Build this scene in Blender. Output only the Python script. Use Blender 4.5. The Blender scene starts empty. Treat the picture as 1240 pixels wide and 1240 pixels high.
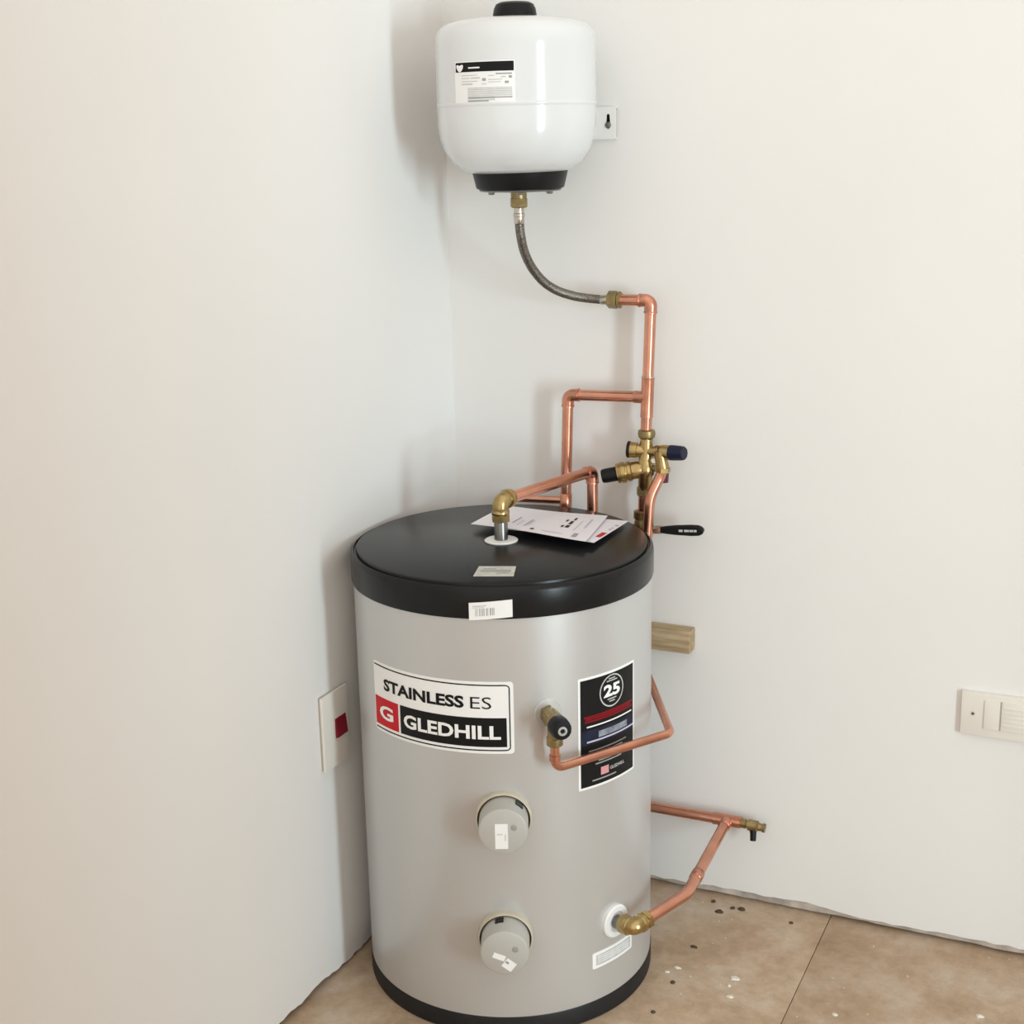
import bpy, bmesh, math, random
from mathutils import Vector, Matrix, Quaternion
random.seed(7)
R = math.radians
sc = bpy.context.scene
col = sc.collection

# ------------------------------------------------------------------ camera
CAM = Vector((1.3826, -2.6677, 1.5705)); YAW, PITCH, ROLL, FPX = -0.43904, 0.25504, -0.02157, 1739.6
_R = Vector((math.cos(YAW), -math.sin(YAW), 0))
_F = Vector((math.sin(YAW) * math.cos(PITCH), math.cos(YAW) * math.cos(PITCH), -math.sin(PITCH)))
_U = _R.cross(_F)
_X = _R * math.cos(ROLL) + _U * math.sin(ROLL)
_Y = -_R * math.sin(ROLL) + _U * math.cos(ROLL)
cam = bpy.data.cameras.new('camera'); cam.sensor_width = 36; cam.lens = FPX / 1240 * 36; cam.clip_start = .05
co = bpy.data.objects.new('camera', cam); col.objects.link(co)
M4 = Matrix((_X, _Y, -_F)).transposed().to_4x4(); M4.translation = CAM
co.matrix_world = M4; sc.camera = co

# ------------------------------------------------------------------ world, lights, exposure
w = bpy.data.worlds.new('room_fill'); sc.world = w; w.use_nodes = True
bg = w.node_tree.nodes['Background']; bg.inputs[0].default_value = (1.0, .925, .84, 1); bg.inputs[1].default_value = 1.33

def area(name, loc, target, sx, sy, power, color, spread=180):
    l = bpy.data.lights.new(name, 'AREA'); l.shape = 'RECTANGLE'; l.size = sx; l.size_y = sy
    l.energy = power; l.color = color; l.spread = R(spread)
    o = bpy.data.objects.new(name, l); col.objects.link(o); o.location = loc
    o.rotation_euler = (Vector(target) - Vector(loc)).to_track_quat('-Z', 'Y').to_euler()
    return o
area('window_daylight', (4.3, -2.75, 1.10), (0.2, -.05, 1.10), .85, 1.95, 205, (.74, .92, 1.0))

vs = sc.view_settings
vs.view_transform = 'Standard'; vs.look = 'None'; vs.exposure = -0.08; vs.gamma = 1; vs.use_curve_mapping = False

# ------------------------------------------------------------------ pixel to place
def ray(u, v): return _F + _X * ((u - 620) / FPX) - _Y * ((v - 620) / FPX)
def on_back(u, v, y=-.05):
    d = ray(u, v); return CAM + d * ((y - CAM.y) / d.y)
def on_level(u, v, z):
    d = ray(u, v); return CAM + d * ((z - CAM.z) / d.z)
def on_round(u, v, cx, cy, r):
    """angle and height on an upright cylinder"""
    d = ray(u, v); ox, oy = CAM.x - cx, CAM.y - cy
    a = d.x**2 + d.y**2; b = ox * d.x + oy * d.y; c = ox * ox + oy * oy - r * r
    t = (-b - math.sqrt(b * b - a * c)) / a; p = CAM + d * t
    return math.atan2(p.y - cy, p.x - cx), p.z

# ------------------------------------------------------------------ materials
MATS = {}
def mat(name, colr, rough=.5, metal=0., var=.06, scale=12., bump=0., bscale=None, spec=None, coat=0., colr2=None, detail=4.):
    if name in MATS: return MATS[name]
    m = bpy.data.materials.new(name); m.use_nodes = True; nt = m.node_tree; N = nt.nodes; L = nt.links
    p = N['Principled BSDF']; tc = N.new('ShaderNodeTexCoord')
    n = N.new('ShaderNodeTexNoise'); n.inputs['Scale'].default_value = scale; n.inputs['Detail'].default_value = detail
    L.new(tc.outputs['Object'], n.inputs['Vector'])
    r = N.new('ShaderNodeValToRGB'); r.color_ramp.elements[0].position = .3; r.color_ramp.elements[1].position = .7
    c2 = colr2 or tuple(max(0, c * (1 - 2 * var)) for c in colr)
    r.color_ramp.elements[0].color = (*c2, 1); r.color_ramp.elements[1].color = (*colr, 1)
    L.new(n.outputs['Fac'], r.inputs['Fac']); L.new(r.outputs['Color'], p.inputs['Base Color'])
    p.inputs['Roughness'].default_value = rough; p.inputs['Metallic'].default_value = metal
    if spec is not None: p.inputs['Specular IOR Level'].default_value = spec
    if coat: p.inputs['Coat Weight'].default_value = coat; p.inputs['Coat Roughness'].default_value = .08
    if bump:
        b = N.new('ShaderNodeBump'); b.inputs['Strength'].default_value = bump; b.inputs['Distance'].default_value = .002
        n2 = N.new('ShaderNodeTexNoise'); n2.inputs['Scale'].default_value = bscale or scale * 6; n2.inputs['Detail'].default_value = 5
        L.new(tc.outputs['Object'], n2.inputs['Vector']); L.new(n2.outputs['Fac'], b.inputs['Height']); L.new(b.outputs['Normal'], p.inputs['Normal'])
    MATS[name] = m
    return m

mat('plaster_paint', (.80, .79, .77), .82, var=.012, scale=2.2, bump=.12, bscale=60, spec=.25)
mat('raw_plaster', (.60, .53, .46), .95, var=.2, scale=30, bump=.6, bscale=120)
mat('silver_body', (.585, .585, .58), .34, metal=.45, var=.015, scale=3)
mat('black_plastic', (.008, .008, .009), .40, spec=.22, var=.1, scale=20, bump=.05, bscale=300)
mat('lid_plastic', (.012, .012, .0125), .27, spec=.22, var=.10, scale=9, bump=.03, bscale=220)
mat('base_plastic', (.012, .012, .013), .5, spec=.35, var=.1, scale=20)
mat('vessel_enamel', (.70, .715, .72), .14, var=.01, scale=6, coat=.3)
mat('bracket_white', (.82, .82, .80), .4, var=.01, scale=20)
mat('copper', (.80, .385, .265), .27, metal=1., var=.13, scale=22, detail=6, bump=.03, bscale=60)
mat('copper_fitting', (.74, .34, .23), .30, metal=1., var=.16, scale=40, detail=6)
mat('solder', (.75, .68, .6), .35, metal=1., var=.1, scale=60)
mat('brass', (.56, .41, .18), .30, metal=1., var=.18, scale=45, detail=6)
mat('dull_brass', (.40, .31, .15), .42, metal=1., var=.2, scale=60, detail=6)
mat('nickel', (.60, .56, .48), .28, metal=1., var=.12, scale=50)
mat('steel', (.25, .245, .235), .3, metal=1., var=.1, scale=50)
mat('white_plastic', (.80, .80, .78), .35, var=.02, scale=20)
mat('cream_plastic', (.77, .735, .675), .42, var=.015, scale=20)
mat('cream_groove', (.50, .47, .40), .5, var=.03, scale=20)
mat('white_print', (.86, .86, .85), .4, var=.01, scale=20)
mat('grey_print', (.36, .36, .36), .5, var=.1, scale=90)
mat('pale_grey_print', (.58, .58, .58), .5, var=.1, scale=90)
mat('black_print', (.010, .010, .010), .45, spec=.15, var=.05, scale=20)
mat('red_print', (.56, .015, .025), .45, spec=.15, var=.03, scale=20)
mat('dull_red_print', (.26, .010, .016), .45, spec=.12, var=.1, scale=60)
mat('pink_print', (.70, .32, .34), .4, var=.05, scale=60)
mat('slate_print', (.022, .027, .050), .45, spec=.12, var=.2, scale=40)
mat('mist_print', (.33, .36, .42), .4, var=.3, scale=60)
mat('lilac_print', (.55, .52, .66), .4, var=.05, scale=60)
mat('silver_foil', (.62, .62, .56), .45, var=.15, scale=60)
mat('cap_grey', (.47, .46, .425), .42, var=.03, scale=14)
mat('cap_screw', (.36, .36, .33), .4, var=.1, scale=60)
mat('screw_ring', (.45, .45, .44), .35, var=.1, scale=60)
mat('cap_ring', (.62, .56, .44), .45, var=.1, scale=20)
mat('gap_dust', (.27, .195, .125), .9, var=.2, scale=60)
mat('gap_dark', (.06, .045, .02), .8, var=.1, scale=20)
mat('blue_plastic', (.005, .009, .034), .35, spec=.3, var=.1, scale=20)
mat('maroon_plastic', (.10, .01, .025), .35, var=.1, scale=20)
mat('red_rocker', (.22, .004, .02), .35, spec=.3, var=.05, scale=20)
mat('paper', (.80, .78, .83), .6, var=.02, scale=14)
mat('paper_print', (.25, .23, .27), .6, var=.15, scale=80)
mat('plaster_bits', (.78, .74, .66), .9, var=.1, scale=90)
mat('dark_bits', (.09, .065, .04), .9, var=.2, scale=90)

def floor_mat():
    m = bpy.data.materials.new('dusty_board'); m.use_nodes = True; nt = m.node_tree; N = nt.nodes; L = nt.links
    p = N['Principled BSDF']; p.inputs['Roughness'].default_value = .75; p.inputs['Specular IOR Level'].default_value = .3
    tc = N.new('ShaderNodeTexCoord')
    def noise(scale, det, rough=.6, dist=0.):
        n = N.new('ShaderNodeTexNoise'); n.inputs['Scale'].default_value = scale; n.inputs['Detail'].default_value = det
        n.inputs['Roughness'].default_value = rough; n.inputs['Distortion'].default_value = dist
        L.new(tc.outputs['Object'], n.inputs['Vector']); return n
    def ramp(src, stops):
        r = N.new('ShaderNodeValToRGB'); e = r.color_ramp.elements
        while len(e) < len(stops): e.new(.5)
        for k, (pos, c) in enumerate(stops): e[k].position = pos; e[k].color = (*c, 1)
        L.new(src.outputs['Fac'], r.inputs['Fac']); return r
    a = ramp(noise(5.5, 8, .7, .15), [(.32, (.38, .27, .175)), (.5, (.50, .37, .255)), (.66, (.60, .50, .40))])
    b = ramp(noise(38, 5, .7), [(.35, (.72, .72, .72)), (.6, (1, 1, 1))])
    mx = N.new('ShaderNodeMix'); mx.data_type = 'RGBA'; mx.blend_type = 'MULTIPLY'; mx.inputs[0].default_value = .45
    L.new(a.outputs['Color'], mx.inputs[6]); L.new(b.outputs['Color'], mx.inputs[7])
    d = ramp(noise(85, 3, .6), [(.66, (0, 0, 0)), (.76, (1, 1, 1))])
    mx2 = N.new('ShaderNodeMix'); mx2.data_type = 'RGBA'; L.new(mx.outputs[2], mx2.inputs[6]); mx2.inputs[7].default_value = (.62, .56, .47, 1)
    mul = N.new('ShaderNodeMath'); mul.operation = 'MULTIPLY'; mul.inputs[1].default_value = .35
    L.new(d.outputs['Color'], mul.inputs[0]); L.new(mul.outputs[0], mx2.inputs[0])
    L.new(mx2.outputs[2], p.inputs['Base Color'])
    bp = N.new('ShaderNodeBump'); bp.inputs['Strength'].default_value = .25; bp.inputs['Distance'].default_value = .002
    L.new(noise(120, 4).outputs['Fac'], bp.inputs['Height']); L.new(bp.outputs['Normal'], p.inputs['Normal'])
    MATS['dusty_board'] = m
floor_mat()

def wood_mat():
    m = bpy.data.materials.new('weathered_timber'); m.use_nodes = True; nt = m.node_tree; N = nt.nodes; L = nt.links
    p = N['Principled BSDF']; p.inputs['Roughness'].default_value = .8
    tc = N.new('ShaderNodeTexCoord'); mp = N.new('ShaderNodeMapping'); mp.inputs['Scale'].default_value = (4, 40, 40)
    L.new(tc.outputs['Object'], mp.inputs['Vector'])
    n = N.new('ShaderNodeTexNoise'); n.inputs['Scale'].default_value = 3; n.inputs['Detail'].default_value = 6; L.new(mp.outputs[0], n.inputs['Vector'])
    r = N.new('ShaderNodeValToRGB'); r.color_ramp.elements[0].color = (.27, .19, .10, 1); r.color_ramp.elements[1].color = (.52, .40, .25, 1)
    r.color_ramp.elements[0].position = .3; r.color_ramp.elements[1].position = .7
    L.new(n.outputs['Fac'], r.inputs['Fac']); L.new(r.outputs['Color'], p.inputs['Base Color'])
    MATS['weathered_timber'] = m
wood_mat()

def hose_mat():
    m = bpy.data.materials.new('braided_steel'); m.use_nodes = True; nt = m.node_tree; N = nt.nodes; L = nt.links
    p = N['Principled BSDF']; p.inputs['Roughness'].default_value = .38; p.inputs['Metallic'].default_value = 1
    tc = N.new('ShaderNodeTexCoord')
    v = N.new('ShaderNodeTexVoronoi'); v.inputs['Scale'].default_value = 420; L.new(tc.outputs['Object'], v.inputs['Vector'])
    r = N.new('ShaderNodeValToRGB'); r.color_ramp.elements[0].color = (.34, .31, .27, 1); r.color_ramp.elements[1].color = (.13, .12, .105, 1)
    r.color_ramp.elements[1].position = .75
    L.new(v.outputs['Distance'], r.inputs['Fac']); L.new(r.outputs['Color'], p.inputs['Base Color'])
    b = N.new('ShaderNodeBump'); b.inputs['Strength'].default_value = .5; b.inputs['Distance'].default_value = .001; b.invert = True
    L.new(v.outputs['Distance'], b.inputs['Height']); L.new(b.outputs['Normal'], p.inputs['Normal'])
    MATS['braided_steel'] = m
hose_mat()

# ------------------------------------------------------------------ mesh builder
ORIGIN = {}
# printing too fine to pick apart piece by piece
JOINED = {'fine_print', 'printed_line', 'bold_print', 'lilac_lines', 'red_print_lines', 'dark_print', 'grey_lines', 'barcode', 'marking', 'grey_block'}
class MB:
    def __init__(s): s.v = []; s.f = []
    def raw(s, vs, fs):
        n = len(s.v); s.v += [Vector(x) for x in vs]; s.f += [tuple(i + n for i in f) for f in fs]; return s
    def box(s, c, size, rot=None):
        c = Vector(c); h = Vector(size) / 2; vs = []
        for z in (-1, 1):
            for y in (-1, 1):
                for x in (-1, 1):
                    p = Vector((x * h.x, y * h.y, z * h.z))
                    if rot: p = rot @ p
                    vs.append(c + p)
        return s.raw(vs, [(0, 2, 3, 1), (4, 5, 7, 6), (0, 1, 5, 4), (2, 6, 7, 3), (0, 4, 6, 2), (1, 3, 7, 5)])
    def bevel_box(s, c, size, b, rot=None):
        bm = bmesh.new(); bmesh.ops.create_cube(bm, size=1)
        for v in bm.verts: v.co = Vector((v.co.x * size[0], v.co.y * size[1], v.co.z * size[2]))
        bmesh.ops.bevel(bm, geom=list(bm.edges), offset=b, segments=2, affect='EDGES', profile=.6)
        bm.verts.index_update(); c = Vector(c)
        vs = [c + ((rot @ v.co) if rot else v.co) for v in bm.verts]
        fs = [tuple(v.index for v in f.verts) for f in bm.faces]; bm.free()
        return s.raw(vs, fs)
    def lathe(s, prof, p, axis, seg=32, twist=0.):
        """prof: list of (radius, distance along the axis); open ends are capped"""
        axis = Vector(axis).normalized(); p = Vector(p)
        q = Vector((0, 0, 1)).rotation_difference(axis)
        ex, ey = q @ Vector((1, 0, 0)), q @ Vector((0, 1, 0))
        vs = []; fs = []
        for (r, t) in prof:
            for k in range(seg):
                a = 2 * math.pi * k / seg + twist
                vs.append(p + axis * t + (ex * math.cos(a) + ey * math.sin(a)) * r)
        for i in range(len(prof) - 1):
            for k in range(seg):
                k2 = (k + 1) % seg
                fs.append((i * seg + k, i * seg + k2, (i + 1) * seg + k2, (i + 1) * seg + k))
        if prof[0][0] > 1e-5: fs.append(tuple(reversed(range(seg))))
        if prof[-1][0] > 1e-5: fs.append(tuple((len(prof) - 1) * seg + k for k in range(seg)))
        return s.raw(vs, fs)
    def sweep(s, pts, r, seg=20, caps=True):
        pts = [Vector(p) for p in pts]; n = len(pts); rs = r if isinstance(r, (list, tuple)) else [r] * n
        T = [(pts[min(i + 1, n - 1)] - pts[max(i - 1, 0)]).normalized() for i in range(n)]
        ref = Vector((0, 0, 1)) if abs(T[0].z) < .9 else Vector((1, 0, 0))
        ex = T[0].cross(ref).normalized(); vs = []; fs = []
        for i in range(n):
            if i: ex = T[i - 1].rotation_difference(T[i]) @ ex
            ey = T[i].cross(ex)
            for k in range(seg):
                a = 2 * math.pi * k / seg
                vs.append(pts[i] + (ex * math.cos(a) + ey * math.sin(a)) * rs[i])
        for i in range(n - 1):
            for k in range(seg):
                k2 = (k + 1) % seg
                fs.append((i * seg + k2, i * seg + k, (i + 1) * seg + k, (i + 1) * seg + k2))
        if caps: fs.append(tuple(range(seg))); fs.append(tuple((n - 1) * seg + k for k in reversed(range(seg))))
        return s.raw(vs, fs)
    def build(s, name, m, parent=None, smooth=35, origin=None):
        o0 = Vector(origin) if origin is not None else (ORIGIN[parent.name] if parent else Vector((0, 0, 0)))
        me = bpy.data.meshes.new(name); me.from_pydata([tuple(v - o0) for v in s.v], [], s.f); me.update()
        if smooth:
            for p in me.polygons: p.use_smooth = True
            me.set_sharp_from_angle(angle=R(smooth))
        o = bpy.data.objects.new(name, me); col.objects.link(o); me.materials.append(MATS[m])
        if parent: o.parent = parent
        else: o.location = o0
        ORIGIN[o.name] = o0
        if name in JOINED: o['kind'] = 'stuff'
        return o

def fillet(pts, rad, seg=8):
    pts = [Vector(p) for p in pts]; out = [pts[0]]
    for i in range(1, len(pts) - 1):
        a = (pts[i - 1] - pts[i]); b = (pts[i + 1] - pts[i]); la, lb = a.length, b.length; a.normalize(); b.normalize()
        ang = a.angle(b); rr = rad[i - 1] if isinstance(rad, (list, tuple)) else rad
        d = min(rr / math.tan(ang / 2), la * .49, lb * .49); rr = d * math.tan(ang / 2)
        c = pts[i] + (a + b).normalized() * (rr / math.sin(ang / 2))
        p0 = pts[i] + a * d; p1 = pts[i] + b * d
        v0, v1 = p0 - c, p1 - c; q = v0.rotation_difference(v1)
        for k in range(seg + 1): out.append(c + Quaternion().slerp(q, k / seg) @ v0)
    out.append(pts[-1]); return out

def thing(name, label, cat, loc, group=None):
    o = bpy.data.objects.new(name, None); col.objects.link(o); o.location = loc; o.empty_display_size = .05
    ORIGIN[o.name] = Vector(loc); return tag(o, label, cat, group)
def tag(o, label, cat, group=None):
    o['label'] = label; o['category'] = cat
    if group: o['group'] = group
    return o
def structure(o): o['kind'] = 'structure'; return o

def text_geo(txt, bold=0., x0=0, x1=1, y0=0, y1=1):
    cu = bpy.data.curves.new('lettering', 'FONT'); cu.body = txt; cu.offset = bold; cu.resolution_u = 3
    ob = bpy.data.objects.new('lettering', cu); col.objects.link(ob)
    dg = bpy.context.evaluated_depsgraph_get(); ev = ob.evaluated_get(dg); me = ev.to_mesh()
    vs = [v.co.copy() for v in me.vertices]; fs = [tuple(p.vertices) for p in me.polygons]
    ev.to_mesh_clear(); bpy.data.objects.remove(ob); bpy.data.curves.remove(cu)
    ax, bx = min(v.x for v in vs), max(v.x for v in vs); ay, by = min(v.y for v in vs), max(v.y for v in vs)
    return [((v.x - ax) / (bx - ax) * (x1 - x0) + x0, (v.y - ay) / (by - ay) * (y1 - y0) + y0) for v in vs], fs

# flat artwork laid on an upright cylinder: local s (metres along the arc), t (height)
class Wrap:
    def __init__(s, cx, cy, r, a0): s.c = (cx, cy); s.r = r; s.a0 = a0
    def P(s, x, z, h):
        a = s.a0 + x / s.r; return Vector((s.c[0] + (s.r + h) * math.cos(a), s.c[1] + (s.r + h) * math.sin(a), z))
    def patch(s, mb, x0, x1, z0, z1, h, rad=0., n=20, base=None, shear=0.):
        """a slip of the given outline, h proud of the drum (closed down to base)"""
        base = 0. if base is None else base
        xs = sorted(set([x0 + (x1 - x0) * k / n for k in range(n + 1)] + ([x0 + rad * (1 - math.cos(q * math.pi / 8)) for q in range(5)] + [x1 - rad * (1 - math.cos(q * math.pi / 8)) for q in range(5)] if rad else [])))
        vs = []; fs = []
        for x in xs:
            e = min(x - x0, x1 - x); ins = 0
            if rad and e < rad: ins = rad - math.sqrt(max(0, rad * rad - (rad - e)**2))
            dz = shear * (x - x0)
            for z in (z0 + ins + dz, z1 - ins + dz):
                for hh in (h, base): vs.append(s.P(x, z, hh))
        m = len(xs)
        for i in range(m - 1):
            a, b = i * 4, (i + 1) * 4
            fs += [(a, b, b + 2, a + 2), (a + 2, b + 2, b + 3, a + 3), (a + 1, b + 1, b, a)]
        fs += [(0, 2, 3, 1), ((m - 1) * 4, (m - 1) * 4 + 1, (m - 1) * 4 + 3, (m - 1) * 4 + 2)]
        mb.raw(vs, fs); return mb
    def text(s, mb, txt, x0, x1, z0, z1, h, bold=0., shear=0.):
        v, f = text_geo(txt, bold, x0, x1, z0, z1)
        mb.raw([s.P(x, z + shear * (x - x0), h) for x, z in v], f); return mb
    def ring(s, mb, x, z, r0, r1, h, n=40):
        vs = []; fs = []
        for k in range(n):
            a = 2 * math.pi * k / n
            for r in (r0, r1): vs.append(s.P(x + r * math.cos(a), z + r * math.sin(a), h))
        for k in range(n):
            a, b = 2 * k, 2 * ((k + 1) % n); fs.append((a, a + 1, b + 1, b))
        mb.raw(vs, fs); return mb

# ================================================================== THE ROOM
def ragged_wall(name, axis, a0, a1, zbase, ztop, amp, step, thick, seed):
    """upright slab whose lower edge is broken plaster; axis 'y' runs along y at x=0, 'x' runs along x at y=0"""
    rnd = random.Random(seed); n = int((a1 - a0) / step); vs = []; fs = []; z = zbase
    for k in range(n + 1):
        a = a0 + (a1 - a0) * k / n
        z += rnd.uniform(-amp, amp) * .7 + (zbase - z) * .25
        zz = max(.003, z)
        for (d, q) in ((0, zz), (0, ztop), (thick, ztop), (thick, zz)):
            vs.append((-d, a, q) if axis == 'y' else (a, d, q))
    for k in range(n):
        a, b = k * 4, k * 4 + 4
        for i in range(4):
            j = (i + 1) % 4; fs.append((a + i, b + i, b + j, a + j) if axis == 'y' else (a + i, a + j, b + j, b + i))
    fs += [(0, 1, 2, 3), tuple(n * 4 + i for i in (3, 2, 1, 0))]
    return structure(MB().raw(vs, fs).build(name, 'plaster_paint', smooth=0))
ragged_wall('wall_left', 'y', -4.2, .0, .011, 2.4, .0045, .012, .10, 3)
ragged_wall('wall_back', 'x', -.1, 3.1, .020, 2.4, .0045, .022, .10, 5)
# bare, unplastered foot of the back wall
mb = MB(); rnd = random.Random(11); n = 120; vs = []; fs = []
for k in range(n + 1):
    x = 0.0 + 3.0 * k / n
    d = .006 + rnd.uniform(0, .004)
    vs += [(x, d, .0045 + rnd.uniform(0, .002)), (x, d + rnd.uniform(-.0015, .0015), .014), (x, .010, .040)]
for k in range(n):
    a, b = k * 3, k * 3 + 3; fs += [(a, b, b + 1, a + 1), (a + 1, b + 1, b + 2, a + 2)]
structure(MB().raw(vs, fs).build('trim_1', 'raw_plaster', smooth=0))

# floor: slab, with big boards laid edge to edge
fl = structure(MB().box((1.4, -2.0, -.044), (3.6, 4.6, .08)).build('floor', 'gap_dust'))
for (x0, x1) in ((-.10, .8322), (.8338, 2.0), (2.003, 3.1)):
    for (y0, y1) in ((-1.52, .1), (-4.2, -1.523)):
        MB().bevel_box(((x0 + x1) / 2, (y0 + y1) / 2, -.0025), (x1 - x0, y1 - y0, .005), .0008).build('floor_board', 'dusty_board', fl, smooth=30)

# unseen right-hand wall; its narrow opening is shaped to limit the daylight's spread
WX = 3.0; y0, y1, z0, z1 = -2.09, -1.64, .06, 2.15
mb = MB()
mb.box((WX + .05, (y1 + .1) / 2, 1.2), (.1, .1 - y1, 2.4)).box((WX + .05, (-4.2 + y0) / 2, 1.2), (.1, y0 + 4.2, 2.4))
mb.box((WX + .05, (y0 + y1) / 2, z0 / 2), (.1, y1 - y0, z0)).box((WX + .05, (y0 + y1) / 2, (z1 + 2.4) / 2), (.1, y1 - y0, 2.4 - z1))
structure(mb.build('wall_right_light_slot', 'plaster_paint', smooth=0))

# ================================================================== HOT WATER CYLINDER
CX, CY_, RB, RL = .2809, -.3685, .275, .279
ZT, ZL, ZB = .854, .794, .0374
cyl = thing('hot_water_cylinder', 'silver hot water cylinder with black lid standing on the bare floor in the corner', 'water heater', (CX, CY_, 0))
c0 = (CX, CY_, 0)
MB().lathe([(.2748, .030), (RB, .034), (RB, ZL + .012), (.27, ZL + .013)], c0, (0, 0, 1), 128).build('body', 'silver_body', cyl, smooth=50)
lid = MB().lathe([(RB - .004, ZL - .001), (RL - .001, ZL), (RL, ZL + .004), (RL, ZT - .016), (RL - .0015, ZT - .009), (RL - .006, ZT - .005),
    (RL - .0075, ZT - .0085), (RL - .0105, ZT - .0085), (RL - .012, ZT - .002), (RL - .016, ZT), (0, ZT)], c0, (0, 0, 1), 128).build('lid', 'lid_plastic', cyl, smooth=40)
MB().lathe([(RB - .004, .0), (RB + .001, .002), (RB + .0015, ZB - .003), (RB + .0002, ZB), (RB - .004, ZB)], c0, (0, 0, 1), 128).build('base_ring', 'base_plastic', cyl, smooth=50)

# --- brand label
DG = math.pi / 180
W1 = Wrap(CX, CY_, RB, -122.0 * DG); LW = 60.4 * DG * RB; zt, zb = .6815, .5505; H = zt - zb
lab = W1.patch(MB(), 0, LW, zb, zt, .0006, .006, 40).build('brand_label', 'white_print', cyl)
X = lambda f: f * LW
Zf = lambda f: zt - f * H
ln = MB(); e = .0011
W1.patch(ln, X(.012), X(.955), Zf(.045) - e * 1.3, Zf(.045) + e * .7, e, n=30); W1.patch(ln, X(.012), X(.955), Zf(.955) - e * .7, Zf(.955) + e * 1.3, e, n=30)
W1.patch(ln, X(.976) - .0010, X(.976) + .0010, Zf(.90), Zf(.10), e, n=2)
for (sx, zc, a0) in ((X(.976) - .0062, Zf(.045) - .0069, 0), (X(.976) - .0062, Zf(.955) + .0069, -90)):
    vs = []; fs = []
    for k in range(9):
        a = R(a0 + 90 * k / 8)
        for r in (.0053, .0073): vs.append(W1.P(sx + r * math.cos(a), zc + r * math.sin(a), e))
    for k in range(8): fs.append((2 * k, 2 * k + 1, 2 * k + 3, 2 * k + 2))
    ln.raw(vs, fs)
ln.build('border_line', 'black_print', lab, smooth=0)
W1.patch(MB(), X(.010), X(.240), Zf(.905), Zf(.50), .0011, n=10).build('red_panel', 'red_print', lab)
W1.patch(MB(), X(.258), X(.957), Zf(.905), Zf(.50), .0011, n=26).build('black_panel', 'black_print', lab)
mb = MB(); W1.text(mb, 'STAINLESS', X(.112), X(.706), Zf(.375), Zf(.205), .0012, .036); mb.build('lettering', 'black_print', lab, smooth=0)
mb = MB(); W1.text(mb, 'ES', X(.745), X(.870), Zf(.375), Zf(.21), .0012, -.004); mb.build('lettering', 'black_print', lab, smooth=0)
mb = MB(); W1.text(mb, 'GLEDHILL', X(.288), X(.922), Zf(.800), Zf(.605), .0017, .03); mb.build('lettering', 'white_print', lab, smooth=0)
mb = MB(); W1.text(mb, 'G', X(.06), X(.196), Zf(.80), Zf(.60), .0017, .03); mb.build('lettering', 'white_print', lab, smooth=0)

# --- guarantee label
W2 = Wrap(CX, CY_, RB, -37.6 * DG); LW2 = 29.4 * DG * RB; zt2, zb2 = .6705, .462; H2 = zt2 - zb2
X2 = lambda f: f * LW2
Z2 = lambda f: zt2 - f * H2
lab2 = W2.patch(MB(), 0, LW2, zb2, zt2, .0006, .002, 24).build('guarantee_label', 'white_print', cyl)
W2.patch(MB(), .0045, LW2 - .0045, zb2 + .0045, zt2 - .0045, .0011, 0, 24).build('black_panel', 'black_print', lab2)
mb = MB(); bx, bz = X2(.53), Z2(.175); W2.ring(mb, bx, bz, .0275, .0300, .0016); mb.build('badge_ring', 'pale_grey_print', lab2, smooth=0)
mb = MB(); W2.text(mb, '25', bx - .0205, bx + .0205, bz - .0105, bz + .0125, .0016, .04); mb.build('lettering', 'white_print', lab2, smooth=0)
mb = MB()
for (dx, dz, ww) in ((0, .0185, .026), (0, .0225, .016), (0, -.0150, .022), (0, -.0195, .014)):
    W2.patch(mb, bx + dx - ww / 2, bx + dx + ww / 2, bz + dz - .0010, bz + dz + .0010, .0015, n=6)
mb.build('fine_print', 'pale_grey_print', lab2)
mb = MB()
for (f, a, b) in ((.352, .08, .95), (.372, .10, .90), (.394, .09, .93)): W2.patch(mb, X2(a), X2(b), Z2(f) - .0016, Z2(f) + .0016, .0015, n=10)
mb.build('red_print_lines', 'dull_red_print', lab2)
W2.patch(MB(), .006, LW2 - .006, Z2(.60), Z2(.47), .0014, n=14).build('slate_panel', 'slate_print', lab2)
W2.patch(MB(), X2(.30), X2(.82), Z2(.555), Z2(.50), .0017, n=10).build('pale_patch', 'mist_print', lab2)
W2.patch(MB(), X2(.12), X2(.92), Z2(.440) - .0012, Z2(.440) + .0012, .0017, n=12).build('white_line', 'white_print', lab2)
W2.patch(MB(), X2(.12), X2(.96), Z2(.575) - .0015, Z2(.575) + .0015, .0018, n=12).build('lilac_line', 'lilac_print', lab2)
mb = MB()
for (f, a, b) in ((.66, .15, .80), (.69, .15, .72), (.765, .30, .78), (.79, .25, .70), (.935, .20, .60)): W2.patch(mb, X2(a), X2(b), Z2(f) - .0012, Z2(f) + .0012, .0015, n=10)
mb.build('fine_print', 'grey_print', lab2)
W2.patch(MB(), X2(.335), X2(.465), Z2(.905), Z2(.835), .0016, n=4).build('pink_panel', 'pink_print', lab2)
mb = MB(); W2.text(mb, 'GLEDHILL', X2(.49), X2(.76), Z2(.885), Z2(.855), .0016, .02); mb.build('lettering', 'pale_grey_print', lab2, smooth=0)

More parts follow.
